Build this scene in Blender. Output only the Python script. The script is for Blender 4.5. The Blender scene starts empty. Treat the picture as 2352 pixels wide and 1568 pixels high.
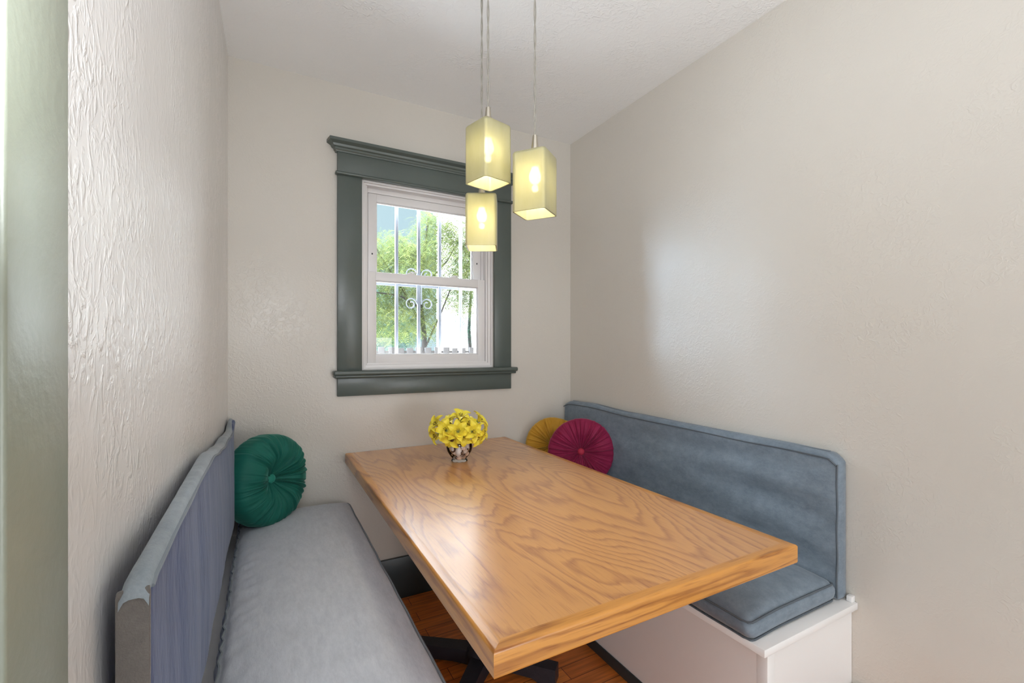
import bpy, bmesh, math, random
from mathutils import Vector, Matrix, noise, Euler
PI = math.pi
R = math.radians
sc = bpy.context.scene
COL = sc.collection

# ------------------------------------------------------------------ camera
cam_d = bpy.data.cameras.new('camera')
cam = bpy.data.objects.new('camera', cam_d)
COL.objects.link(cam)
cam_d.sensor_width = 36.0
cam_d.lens = 36.0 * 1044.0 / 2352.0
cam_d.shift_y = 15.0 / 2352.0
cam_d.clip_start = 0.02
cam.location = (0, 0, 1.247)
cam.rotation_euler = (R(90), 0, -math.atan(564.0 / 1044.0))
sc.camera = cam

# ------------------------------------------------------------------ world
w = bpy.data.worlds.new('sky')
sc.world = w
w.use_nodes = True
nt = w.node_tree
nt.nodes.clear()
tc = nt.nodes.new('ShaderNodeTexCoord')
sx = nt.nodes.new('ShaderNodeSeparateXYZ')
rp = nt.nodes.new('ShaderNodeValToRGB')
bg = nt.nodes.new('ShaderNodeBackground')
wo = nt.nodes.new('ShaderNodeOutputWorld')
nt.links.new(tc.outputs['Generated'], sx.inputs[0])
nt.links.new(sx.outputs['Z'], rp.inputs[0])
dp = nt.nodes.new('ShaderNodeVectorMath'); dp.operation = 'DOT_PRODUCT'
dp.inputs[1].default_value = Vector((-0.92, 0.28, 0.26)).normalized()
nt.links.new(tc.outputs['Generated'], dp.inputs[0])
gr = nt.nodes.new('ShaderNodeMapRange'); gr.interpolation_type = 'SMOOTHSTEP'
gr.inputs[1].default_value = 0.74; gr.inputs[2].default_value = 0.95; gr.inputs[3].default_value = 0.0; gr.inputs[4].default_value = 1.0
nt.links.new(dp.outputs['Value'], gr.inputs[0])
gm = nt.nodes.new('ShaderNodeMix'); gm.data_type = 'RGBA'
gm.inputs[7].default_value = (5.4, 6.8, 8.6, 1)  # added bright sky patch out of view, lights the right wall
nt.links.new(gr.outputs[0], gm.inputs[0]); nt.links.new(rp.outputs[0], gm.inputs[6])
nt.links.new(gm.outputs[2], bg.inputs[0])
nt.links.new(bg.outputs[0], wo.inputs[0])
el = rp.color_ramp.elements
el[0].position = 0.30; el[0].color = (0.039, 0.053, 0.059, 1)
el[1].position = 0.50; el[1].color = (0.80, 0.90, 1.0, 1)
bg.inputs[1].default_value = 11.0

def lamp(name, kind, loc, rot, energy, color, size=None, size_y=None, radius=None, target=None):
    d = bpy.data.lights.new(name, kind)
    d.energy = energy
    d.color = color
    if kind == 'AREA':
        d.shape = 'RECTANGLE'; d.size = size; d.size_y = size_y or size
    if radius is not None:
        d.shadow_soft_size = radius
    o = bpy.data.objects.new(name, d)
    COL.objects.link(o)
    o.location = loc
    if target is not None:
        o.rotation_euler = (Vector(target) - Vector(loc)).to_track_quat('-Z', 'Y').to_euler()
    else:
        o.rotation_euler = rot
    return o

sun = lamp('sun', 'SUN', (-6, -6, 10), None, 16.0, (1.0, 0.95, 0.86), target=(1.5, 4.0, 0))
sun.data.angle = R(0.6)
# added fill lamps, out of view behind and above the camera
lamp('kitchen_fill', 'AREA', (-1.5, -2.6, 1.35), None, 37, (0.94, 0.98, 1.03), 2.4, 1.6, target=(1.0, 1.2, 0.5))  # added soft fill from the kitchen side, no window built there
lamp('upward_kitchen_fill', 'AREA', (-0.65, -0.45, 1.60), (PI, 0, 0), 25, (0.93, 0.97, 1.03), 1.0, 0.8)  # added uplight that bounces fill off the ceiling
lamp('low_side_fill', 'AREA', (1.15, -2.0, 0.75), None, 17, (0.95, 0.98, 1.02), 0.9, 1.3, target=(-0.1, 1.3, 0.2))  # added fill for the left wall and left seat
lamp('upward_nook_fill', 'AREA', (0.05, 0.10, 1.50), None, 7.5, (0.93, 0.97, 1.03), 0.4, 0.4, target=(0.30, 1.05, 2.6))  # added uplight to brighten the nook ceiling

vs = sc.view_settings
vs.view_transform = 'Standard'
vs.look = 'None'
vs.exposure = 0.42
vs.gamma = 1.0
vs.use_curve_mapping = False
cy = sc.cycles
cy.max_bounces = 10
cy.diffuse_bounces = 6
cy.glossy_bounces = 4
cy.transparent_max_bounces = 24
cy.transmission_bounces = 8
cy.caustics_reflective = False
cy.caustics_refractive = False
cy.sample_clamp_indirect = 6.0
cy.use_denoising = True

# ------------------------------------------------------------------ materials
def new_mat(name):
    m = bpy.data.materials.new(name)
    m.use_nodes = True
    n = m.node_tree.nodes
    return m, n, m.node_tree.links, n['Principled BSDF']

def plain(name, col, rough=0.5, metal=0.0, spec=0.5, noise_amt=0.0, noise_scale=20.0, bump=0.0, bump_scale=60.0, coat=0.0, sheen=0.0):
    m, n, l, b = new_mat(name)
    b.inputs['Base Color'].default_value = (*col, 1)
    b.inputs['Roughness'].default_value = rough
    b.inputs['Metallic'].default_value = metal
    b.inputs['Specular IOR Level'].default_value = spec
    b.inputs['Coat Weight'].default_value = coat
    b.inputs['Coat Roughness'].default_value = 0.32
    b.inputs['Sheen Weight'].default_value = sheen
    t = n.new('ShaderNodeTexCoord')
    if noise_amt > 0:
        nz = n.new('ShaderNodeTexNoise'); nz.inputs['Scale'].default_value = noise_scale; nz.inputs['Detail'].default_value = 5
        l.new(t.outputs['Object'], nz.inputs['Vector'])
        mx = n.new('ShaderNodeMix'); mx.data_type = 'RGBA'
        mx.inputs[6].default_value = tuple(max(0, c * (1 - noise_amt)) for c in col) + (1,)
        mx.inputs[7].default_value = tuple(min(1, c * (1 + noise_amt)) for c in col) + (1,)
        l.new(nz.outputs[0], mx.inputs[0]); l.new(mx.outputs[2], b.inputs['Base Color'])
    if bump > 0:
        nz = n.new('ShaderNodeTexNoise'); nz.inputs['Scale'].default_value = bump_scale; nz.inputs['Detail'].default_value = 4
        l.new(t.outputs['Object'], nz.inputs['Vector'])
        bp = n.new('ShaderNodeBump'); bp.inputs['Strength'].default_value = bump; bp.inputs['Distance'].default_value = 0.002
        l.new(nz.outputs[0], bp.inputs['Height']); l.new(bp.outputs[0], b.inputs['Normal'])
    return m

def plaster(name, col, rough, strength, scale, spec=0.5, stretch=(1, 1, 1)):
    """painted hand-trowelled plaster: arcs of fine ridges in patches"""
    m, n, l, b = new_mat(name)
    t = n.new('ShaderNodeTexCoord')
    b.inputs['Roughness'].default_value = rough
    b.inputs['Specular IOR Level'].default_value = spec
    big = n.new('ShaderNodeTexNoise'); big.inputs['Scale'].default_value = 2.2; big.inputs['Detail'].default_value = 3
    l.new(t.outputs['Object'], big.inputs['Vector'])
    mx = n.new('ShaderNodeMix'); mx.data_type = 'RGBA'
    mx.inputs[6].default_value = tuple(c * 0.97 for c in col) + (1,)
    mx.inputs[7].default_value = tuple(min(1, c * 1.02) for c in col) + (1,)
    l.new(big.outputs[0], mx.inputs[0]); l.new(mx.outputs[2], b.inputs['Base Color'])
    mp = n.new('ShaderNodeMapping'); mp.inputs['Scale'].default_value = stretch
    l.new(t.outputs['Object'], mp.inputs['Vector'])
    fine = n.new('ShaderNodeTexNoise'); fine.inputs['Scale'].default_value = scale; fine.inputs['Detail'].default_value = 3
    fine.inputs['Distortion'].default_value = 1.6
    l.new(mp.outputs[0], fine.inputs['Vector'])
    patch = n.new('ShaderNodeTexNoise'); patch.inputs['Scale'].default_value = 4.5; patch.inputs['Detail'].default_value = 2
    l.new(t.outputs['Object'], patch.inputs['Vector'])
    pr = n.new('ShaderNodeMapRange'); pr.inputs[1].default_value = 0.42; pr.inputs[2].default_value = 0.62
    pr.inputs[3].default_value = 0.25; pr.inputs[4].default_value = 1.0
    l.new(patch.outputs[0], pr.inputs[0])
    fr = n.new('ShaderNodeMapRange'); fr.inputs[1].default_value = 0.45; fr.inputs[2].default_value = 0.7
    l.new(fine.outputs[0], fr.inputs[0])
    mu = n.new('ShaderNodeMath'); mu.operation = 'MULTIPLY'
    l.new(fr.outputs[0], mu.inputs[0]); l.new(pr.outputs[0], mu.inputs[1])
    ad = n.new('ShaderNodeMath'); ad.operation = 'MULTIPLY_ADD'; ad.inputs[1].default_value = 2.5
    l.new(patch.outputs[0], ad.inputs[0]); l.new(mu.outputs[0], ad.inputs[2])
    bp = n.new('ShaderNodeBump'); bp.inputs['Strength'].default_value = strength; bp.inputs['Distance'].default_value = 0.0025
    l.new(ad.outputs[0], bp.inputs['Height']); l.new(bp.outputs[0], b.inputs['Normal'])
    return m

def denim(name, c0, c1, scale=(1, 1, 1), bump=0.35):
    m, n, l, b = new_mat(name)
    t = n.new('ShaderNodeTexCoord')
    mp = n.new('ShaderNodeMapping'); mp.inputs['Scale'].default_value = scale
    l.new(t.outputs['Object'], mp.inputs['Vector'])
    a = n.new('ShaderNodeTexNoise'); a.inputs['Scale'].default_value = 16; a.inputs['Detail'].default_value = 10; a.inputs['Roughness'].default_value = 0.85
    l.new(mp.outputs[0], a.inputs['Vector'])
    cr = n.new('ShaderNodeMapRange'); cr.inputs[1].default_value = 0.3; cr.inputs[2].default_value = 0.7
    l.new(a.outputs[0], cr.inputs[0])
    mx = n.new('ShaderNodeMix'); mx.data_type = 'RGBA'
    mx.inputs[6].default_value = (*c0, 1); mx.inputs[7].default_value = (*c1, 1)
    l.new(cr.outputs[0], mx.inputs[0]); l.new(mx.outputs[2], b.inputs['Base Color'])
    b.inputs['Roughness'].default_value = 0.62
    b.inputs['Sheen Weight'].default_value = 0.2
    b.inputs['Sheen Roughness'].default_value = 0.4
    b.inputs['Specular IOR Level'].default_value = 0.35
    f = n.new('ShaderNodeTexNoise'); f.inputs['Scale'].default_value = 420; f.inputs['Detail'].default_value = 2
    l.new(t.outputs['Object'], f.inputs['Vector'])
    g = n.new('ShaderNodeTexNoise'); g.inputs['Scale'].default_value = 28; g.inputs['Detail'].default_value = 5
    l.new(mp.outputs[0], g.inputs['Vector'])
    ad = n.new('ShaderNodeMath'); ad.operation = 'MULTIPLY_ADD'; ad.inputs[1].default_value = 0.18
    l.new(f.outputs[0], ad.inputs[0]); l.new(g.outputs[0], ad.inputs[2])
    bp = n.new('ShaderNodeBump'); bp.inputs['Strength'].default_value = bump; bp.inputs['Distance'].default_value = 0.004
    l.new(ad.outputs[0], bp.inputs['Height']); l.new(bp.outputs[0], b.inputs['Normal'])
    return m

def velvet(name, dark, light):
    m, n, l, b = new_mat(name)
    t = n.new('ShaderNodeTexCoord')
    a = n.new('ShaderNodeTexNoise'); a.inputs['Scale'].default_value = 14; a.inputs['Detail'].default_value = 4
    l.new(t.outputs['Object'], a.inputs['Vector'])
    mx = n.new('ShaderNodeMix'); mx.data_type = 'RGBA'
    mx.inputs[6].default_value = (*dark, 1); mx.inputs[7].default_value = (*light, 1)
    l.new(a.outputs[0], mx.inputs[0]); l.new(mx.outputs[2], b.inputs['Base Color'])
    b.inputs['Roughness'].default_value = 0.6
    b.inputs['Sheen Weight'].default_value = 0.7
    b.inputs['Sheen Roughness'].default_value = 0.35
    b.inputs['Sheen Tint'].default_value = tuple(min(1, c * 2.2 + 0.15) for c in light) + (1,)
    b.inputs['Specular IOR Level'].default_value = 0.2
    return m

def oak(name, base, grain, axis='Y', figure=True, rough=0.3, coat=0.3):
    """oak: cathedral figure = contour lines of a stretched noise, plus pores"""
    m, n, l, b = new_mat(name)
    t = n.new('ShaderNodeTexCoord')
    mp = n.new('ShaderNodeMapping')
    s = {'Y': (2.6, 0.62, 2.6), 'X': (0.62, 2.6, 9.0)}[axis]
    mp.inputs['Scale'].default_value = s
    mp.inputs['Location'].default_value = (3.1, 0.7, 1.3)
    l.new(t.outputs['Object'], mp.inputs['Vector'])
    a = n.new('ShaderNodeTexNoise'); a.inputs['Scale'].default_value = 1.0; a.inputs['Detail'].default_value = 2.2
    a.inputs['Roughness'].default_value = 0.35; a.inputs['Distortion'].default_value = 0.5
    l.new(mp.outputs[0], a.inputs['Vector'])
    k = n.new('ShaderNodeMath'); k.operation = 'MULTIPLY'; k.inputs[1].default_value = 34.0 if figure else 14.0
    l.new(a.outputs[0], k.inputs[0])
    j = n.new('ShaderNodeTexNoise'); j.inputs['Scale'].default_value = 34; j.inputs['Detail'].default_value = 4
    j2 = n.new('ShaderNodeMapping'); j2.inputs['Scale'].default_value = (1, 0.12, 1) if axis == 'Y' else (0.12, 1, 1)
    l.new(t.outputs['Object'], j2.inputs['Vector']); l.new(j2.outputs[0], j.inputs['Vector'])
    k2 = n.new('ShaderNodeMath'); k2.operation = 'MULTIPLY_ADD'; k2.inputs[1].default_value = 1.3
    l.new(j.outputs[0], k2.inputs[0]); l.new(k.outputs[0], k2.inputs[2])
    fr = n.new('ShaderNodeMath'); fr.operation = 'FRACT'
    l.new(k2.outputs[0], fr.inputs[0])
    rp_ = n.new('ShaderNodeValToRGB')
    e = rp_.color_ramp.elements
    e[0].position = 0.0; e[0].color = (0, 0, 0, 1)
    e[1].position = 1.0; e[1].color = (0.05, 0.05, 0.05, 1)
    x = rp_.color_ramp.elements.new(0.55); x.color = (0.18, 0.18, 0.18, 1)
    x = rp_.color_ramp.elements.new(0.82); x.color = (0.95, 0.95, 0.95, 1)
    l.new(fr.outputs[0], rp_.inputs[0])
    # pores
    p = n.new('ShaderNodeTexNoise'); p.inputs['Scale'].default_value = 260; p.inputs['Detail'].default_value = 3
    p2 = n.new('ShaderNodeMapping'); p2.inputs['Scale'].default_value = (1, 0.045, 1) if axis == 'Y' else (0.045, 1, 1)
    l.new(t.outputs['Object'], p2.inputs['Vector']); l.new(p2.outputs[0], p.inputs['Vector'])
    pr = n.new('ShaderNodeMapRange'); pr.inputs[1].default_value = 0.52; pr.inputs[2].default_value = 0.72
    l.new(p.outputs[0], pr.inputs[0])
    mu = n.new('ShaderNodeMath'); mu.operation = 'MULTIPLY_ADD'; mu.inputs[1].default_value = 0.42
    sc1 = n.new('ShaderNodeMath'); sc1.operation = 'MULTIPLY'; sc1.inputs[1].default_value = 0.78
    l.new(rp_.outputs[0], sc1.inputs[0])
    l.new(pr.outputs[0], mu.inputs[0]); l.new(sc1.outputs[0], mu.inputs[2])
    mu.use_clamp = True
    mx = n.new('ShaderNodeMix'); mx.data_type = 'RGBA'
    mx.inputs[6].default_value = (*base, 1); mx.inputs[7].default_value = (*grain, 1)
    l.new(mu.outputs[0], mx.inputs[0]); l.new(mx.outputs[2], b.inputs['Base Color'])
    b.inputs['Roughness'].default_value = rough
    b.inputs['Coat Weight'].default_value = coat
    b.inputs['Coat Roughness'].default_value = 0.22
    bp = n.new('ShaderNodeBump'); bp.inputs['Strength'].default_value = 0.12; bp.inputs['Distance'].default_value = 0.001
    bp.invert = True
    l.new(mu.outputs[0], bp.inputs['Height']); l.new(bp.outputs[0], b.inputs['Normal'])
    return m

def parquet(name):
    m, n, l, b = new_mat(name)
    t = n.new('ShaderNodeTexCoord')
    br = n.new('ShaderNodeTexBrick')
    br.inputs['Scale'].default_value = 1.0
    br.inputs['Brick Width'].default_value = 0.62
    br.inputs['Row Height'].default_value = 0.07
    br.inputs['Mortar Size'].default_value = 0.0012
    br.inputs['Color1'].default_value = (0.80, 0.27, 0.055, 1)
    br.inputs['Color2'].default_value = (0.62, 0.18, 0.034, 1)
    br.inputs['Mortar'].default_value = (0.06, 0.015, 0.004, 1)
    br.offset = 0.37
    l.new(t.outputs['Object'], br.inputs['Vector'])
    mp = n.new('ShaderNodeMapping'); mp.inputs['Scale'].default_value = (1.5, 22, 1)
    l.new(t.outputs['Object'], mp.inputs['Vector'])
    a = n.new('ShaderNodeTexNoise'); a.inputs['Scale'].default_value = 3; a.inputs['Detail'].default_value = 6
    l.new(mp.outputs[0], a.inputs['Vector'])
    mr = n.new('ShaderNodeMapRange'); mr.inputs[1].default_value = 0.3; mr.inputs[2].default_value = 0.7; mr.inputs[3].default_value = 0.65; mr.inputs[4].default_value = 1.25
    l.new(a.outputs[0], mr.inputs[0])
    mx = n.new('ShaderNodeMix'); mx.data_type = 'RGBA'; mx.blend_type = 'MULTIPLY'; mx.inputs[0].default_value = 1.0
    l.new(br.outputs[0], mx.inputs[6]); l.new(mr.outputs[0], mx.inputs[7])
    l.new(mx.outputs[2], b.inputs['Base Color'])
    b.inputs['Roughness'].default_value = 0.35
    return m

def glassy(name, tint=(1, 1, 1), rough=0.0, ior=1.45, extra=0.0):
    m = bpy.data.materials.new(name); m.use_nodes = True
    n = m.node_tree.nodes; l = m.node_tree.links; n.clear()
    o = n.new('ShaderNodeOutputMaterial'); mix = n.new('ShaderNodeMixShader')
    tr = n.new('ShaderNodeBsdfTransparent'); tr.inputs[0].default_value = (*tint, 1)
    gl = n.new('ShaderNodeBsdfGlossy'); gl.inputs['Roughness'].default_value = rough
    fr = n.new('ShaderNodeFresnel'); fr.inputs[0].default_value = ior
    if extra > 0:
        ad = n.new('ShaderNodeMath'); ad.operation = 'ADD'; ad.inputs[1].default_value = extra; ad.use_clamp = True
        l.new(fr.outputs[0], ad.inputs[0]); l.new(ad.outputs[0], mix.inputs[0])
    else:
        l.new(fr.outputs[0], mix.inputs[0])
    l.new(tr.outputs[0], mix.inputs[1]); l.new(gl.outputs[0], mix.inputs[2]); l.new(mix.outputs[0], o.inputs[0])
    return m

def frosted(name):
    m = bpy.data.materials.new(name); m.use_nodes = True
    n = m.node_tree.nodes; l = m.node_tree.links; n.clear()
    o = n.new('ShaderNodeOutputMaterial')
    tc_ = n.new('ShaderNodeTexCoord')
    nz = n.new('ShaderNodeTexNoise'); nz.inputs['Scale'].default_value = 60; nz.inputs['Detail'].default_value = 6
    mp = n.new('ShaderNodeMapping'); mp.inputs['Scale'].default_value = (1, 1, 0.35)
    l.new(tc_.outputs['Object'], mp.inputs[0]); l.new(mp.outputs[0], nz.inputs['Vector'])
    mr = n.new('ShaderNodeMapRange'); mr.inputs[1].default_value = 0.3; mr.inputs[2].default_value = 0.7
    l.new(nz.outputs[0], mr.inputs[0])
    mc = n.new('ShaderNodeMix'); mc.data_type = 'RGBA'
    mc.inputs[6].default_value = (0.86, 0.82, 0.50, 1); mc.inputs[7].default_value = (0.92, 0.88, 0.60, 1)
    l.new(mr.outputs[0], mc.inputs[0])
    df = n.new('ShaderNodeBsdfDiffuse'); tl = n.new('ShaderNodeBsdfTranslucent')
    l.new(mc.outputs[2], df.inputs[0]); l.new(mc.outputs[2], tl.inputs[0])
    m1 = n.new('ShaderNodeMixShader'); m1.inputs[0].default_value = 0.66
    l.new(df.outputs[0], m1.inputs[1]); l.new(tl.outputs[0], m1.inputs[2])
    rf = n.new('ShaderNodeBsdfRefraction'); rf.inputs['IOR'].default_value = 1.02; rf.inputs['Roughness'].default_value = 1.0
    rf.inputs['Color'].default_value = (1.0, 0.98, 0.86, 1)
    m3 = n.new('ShaderNodeMixShader'); m3.inputs[0].default_value = 0.30
    l.new(m1.outputs[0], m3.inputs[1]); l.new(rf.outputs[0], m3.inputs[2])
    gl = n.new('ShaderNodeBsdfGlossy'); gl.inputs['Roughness'].default_value = 0.3
    fr = n.new('ShaderNodeFresnel'); fr.inputs[0].default_value = 1.35
    m2 = n.new('ShaderNodeMixShader')
    l.new(fr.outputs[0], m2.inputs[0]); l.new(m3.outputs[0], m2.inputs[1]); l.new(gl.outputs[0], m2.inputs[2])
    l.new(m2.outputs[0], o.inputs[0])
    return m

def leafy(name, c0, c1):
    m = bpy.data.materials.new(name); m.use_nodes = True
    n = m.node_tree.nodes; l = m.node_tree.links; n.clear()
    o = n.new('ShaderNodeOutputMaterial')
    tc_ = n.new('ShaderNodeTexCoord')
    nz = n.new('ShaderNodeTexNoise'); nz.inputs['Scale'].default_value = 7; nz.inputs['Detail'].default_value = 6; nz.inputs['Roughness'].default_value = 0.8
    l.new(tc_.outputs['Object'], nz.inputs['Vector'])
    mr = n.new('ShaderNodeMapRange'); mr.inputs[1].default_value = 0.35; mr.inputs[2].default_value = 0.65
    l.new(nz.outputs[0], mr.inputs[0])
    mc = n.new('ShaderNodeMix'); mc.data_type = 'RGBA'
    mc.inputs[6].default_value = (*c0, 1); mc.inputs[7].default_value = (*c1, 1)
    l.new(mr.outputs[0], mc.inputs[0])
    df = n.new('ShaderNodeBsdfDiffuse'); tl = n.new('ShaderNodeBsdfTranslucent')
    l.new(mc.outputs[2], df.inputs[0]); l.new(mc.outputs[2], tl.inputs[0])
    m1 = n.new('ShaderNodeMixShader'); m1.inputs[0].default_value = 0.4
    l.new(df.outputs[0], m1.inputs[1]); l.new(tl.outputs[0], m1.inputs[2])
    l.new(m1.outputs[0], o.inputs[0])
    return m

M = {}
M['wall'] = plaster('wall_paint', (0.625, 0.592, 0.535), 0.28, 0.30, 55, spec=0.5)
M['base_green'] = plain('dark_green_baseboard', (0.032, 0.044, 0.048), 0.35, noise_amt=0.1, noise_scale=6, bump=0.2, bump_scale=45)
M['wall_gloss'] = plaster('wall_paint_left', (0.74, 0.72, 0.695), 0.27, 0.6, 50, spec=0.6, stretch=(1, 1, 0.6))
M['ceil'] = plaster('ceiling_texture', (0.86, 0.86, 0.855), 0.5, 0.5, 42)
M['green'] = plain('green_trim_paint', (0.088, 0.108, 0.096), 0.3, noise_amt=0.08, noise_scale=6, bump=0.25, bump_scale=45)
M['green_glare'] = plain('green_paint_with_glare', (0.27, 0.295, 0.23), 0.42, spec=0.8, noise_amt=0.06, noise_scale=5, bump=0.4, bump_scale=90, coat=0.6)  # casing green lightened, pale reflected glare put into the base colour
M['vinyl'] = plain('white_vinyl', (0.78, 0.76, 0.75), 0.35)
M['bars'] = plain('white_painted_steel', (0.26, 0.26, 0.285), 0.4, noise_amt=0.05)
M['dark'] = plain('black_iron', (0.018, 0.018, 0.026), 0.42, noise_amt=0.3, noise_scale=40, bump=0.4, bump_scale=180)
M['bench'] = plain('bench_white_paint', (0.84, 0.83, 0.82), 0.42, noise_amt=0.02, noise_scale=4)
M['floor'] = parquet('orange_wood_floor')
M['oak_top'] = oak('oak_veneer', (0.64, 0.305, 0.09), (0.37, 0.14, 0.045), 'Y', True, 0.32, 0.85)
M['oak_edge_x'] = oak('oak_edge_across', (0.60, 0.265, 0.052), (0.27, 0.085, 0.012), 'X', False, 0.33, 0.4)
M['oak_edge_y'] = oak('oak_edge_along', (0.60, 0.265, 0.052), (0.27, 0.085, 0.012), 'Y', False, 0.33, 0.4)
M['denim'] = denim('slate_denim', (0.125, 0.16, 0.20), (0.24, 0.295, 0.35), (1, 1.0, 1.6))
M['denim_blue'] = denim('blue_denim', (0.024, 0.040, 0.115), (0.060, 0.092, 0.215), (2.5, 2.5, 1.0))
M['denim_lit_seat'] = denim('denim_window_lit', (0.47, 0.50, 0.56), (0.66, 0.69, 0.745), (3.0, 1, 1))  # seat denim paled, window light from above put into its colour
M['denim_band'] = denim('grey_denim_band', (0.18, 0.215, 0.24), (0.30, 0.34, 0.37))
M['cord'] = denim('grey_corduroy', (0.10, 0.09, 0.085), (0.17, 0.155, 0.14), (1, 1, 1), 0.8)
M['seam'] = plain('seam_thread', (0.22, 0.25, 0.28), 0.7)
M['seam_dark'] = plain('seam_piping', (0.10, 0.12, 0.14), 0.7)
M['v_green'] = velvet('green_velvet', (0.006, 0.085, 0.065), (0.016, 0.16, 0.12))
M['v_maroon'] = velvet('maroon_velvet', (0.17, 0.008, 0.038), (0.28, 0.018, 0.07))
M['v_gold'] = velvet('gold_velvet', (0.40, 0.20, 0.015), (0.56, 0.30, 0.04))
M['btn_maroon'] = velvet('maroon_button', (0.34, 0.02, 0.05), (0.42, 0.03, 0.06))
M['btn_green'] = velvet('green_button', (0.02, 0.20, 0.15), (0.03, 0.26, 0.19))
M['btn_gold'] = velvet('gold_button', (0.42, 0.22, 0.02), (0.55, 0.3, 0.04))
M['pane'] = glassy('window_glass', (0.97, 0.99, 0.99), 0.0, 1.45)
M['vase'] = glassy('vase_glass', (0.985, 0.99, 0.99), 0.02, 1.22, 0.015)
M['frost'] = frosted('frosted_glass')
M['nickel'] = plain('brushed_nickel', (0.50, 0.46, 0.38), 0.35, metal=1.0)
M['cable'] = plain('clear_silver_cable', (0.30, 0.28, 0.24), 0.4, metal=0.3)
M['petal'] = plain('yellow_petal', (0.86, 0.72, 0.05), 0.5, noise_amt=0.08, noise_scale=60, sheen=0.1)
M['leaf'] = plain('green_sepal', (0.28, 0.34, 0.06), 0.5, noise_amt=0.2, noise_scale=60)
M['stamen'] = plain('dark_stamen', (0.09, 0.035, 0.015), 0.6)
M['stone'] = plain('cream_pebble', (0.80, 0.64, 0.55), 0.35, noise_amt=0.12, noise_scale=50)
M['stone_pale'] = plain('white_pebble', (0.86, 0.80, 0.78), 0.35, noise_amt=0.1, noise_scale=50)
M['bark'] = plain('brown_bark', (0.075, 0.03, 0.018), 0.6, noise_amt=0.3, noise_scale=90)
M['stucco'] = plain('white_stucco', (0.86, 0.84, 0.83), 0.9, bump=0.3, bump_scale=30)
M['eave'] = plain('pinkish_eave', (0.10, 0.07, 0.065), 0.7)
M['picket'] = plain('weathered_picket', (0.021, 0.0175, 0.017), 0.85, noise_amt=0.3, noise_scale=40)
M['trunk'] = plain('tree_bark', (0.012, 0.009, 0.0075), 0.9, noise_amt=0.3, noise_scale=14)
M['leafA'] = leafy('honeylocust_leaf', (0.05, 0.085, 0.034), (0.18, 0.19, 0.06))
M['leafB'] = leafy('bluish_leaf', (0.026, 0.062, 0.044), (0.06, 0.11, 0.07))
M['ground'] = plain('dry_ground', (0.55, 0.53, 0.50), 0.95, noise_amt=0.2, noise_scale=3)
M['bulb'] = None
def emis(name, col, s):
    m = bpy.data.materials.new(name); m.use_nodes = True
    n = m.node_tree.nodes; l = m.node_tree.links; n.clear()
    o = n.new('ShaderNodeOutputMaterial'); e = n.new('ShaderNodeEmission')
    e.inputs[0].default_value = (*col, 1); e.inputs[1].default_value = s
    l.new(e.outputs[0], o.inputs[0]); return m
M['bulb'] = emis('lit_bulb', (1.0, 0.92, 0.70), 12.0)

# ------------------------------------------------------------------ helpers
def link_mesh(name, bm, mat, parent=None, smooth=True, loc=None, angle=35):
    me = bpy.data.meshes.new(name)
    bmesh.ops.recalc_face_normals(bm, faces=bm.faces[:])
    bm.to_mesh(me); bm.free()
    if smooth:
        me.polygons.foreach_set('use_smooth', [True] * len(me.polygons))
        try:
            me.set_sharp_from_angle(angle=R(angle))
        except Exception:
            pass
    me.materials.append(mat)
    o = bpy.data.objects.new(name, me)
    COL.objects.link(o)
    if parent is not None:
        o.parent = parent
    if loc is not None:
        o.location = loc
    return o

def thing(name, label, cat, loc=(0, 0, 0), group=None, rot=(0, 0, 0)):
    o = bpy.data.objects.new(name, None)
    COL.objects.link(o)
    o.empty_display_size = 0.05
    o.location = loc; o.rotation_euler = rot
    o['label'] = label; o['category'] = cat
    if group: o['group'] = group
    return o

def tag(o, label, cat, group=None, kind=None):
    o['label'] = label; o['category'] = cat
    if group: o['group'] = group
    if kind: o['kind'] = kind
    return o

def add_box(bm, x0, x1, y0, y1, z0, z1, bevel=0.0, seg=2, mat4=None):
    r = bmesh.ops.create_cube(bm, size=1.0)
    vs_ = r['verts']
    T = Matrix.Translation(((x0 + x1) / 2, (y0 + y1) / 2, (z0 + z1) / 2)) @ Matrix.Diagonal((x1 - x0, y1 - y0, z1 - z0, 1))
    bmesh.ops.transform(bm, matrix=T, verts=vs_)
    if bevel > 0:
        es = list({e for v in vs_ for e in v.link_edges})
        rr = bmesh.ops.bevel(bm, geom=es, offset=bevel, segments=seg, affect='EDGES', profile=0.5)
        vs_ = list({v for f in rr['faces'] for v in f.verts} | {v for v in vs_ if v.is_valid})
    if mat4 is not None:
        bmesh.ops.transform(bm, matrix=mat4, verts=vs_)
    return vs_

def box(name, x0, x1, y0, y1, z0, z1, mat, parent=None, bevel=0.0, seg=2):
    bm = bmesh.new(); add_box(bm, x0, x1, y0, y1, z0, z1, bevel, seg)
    return link_mesh(name, bm, mat, parent)

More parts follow.
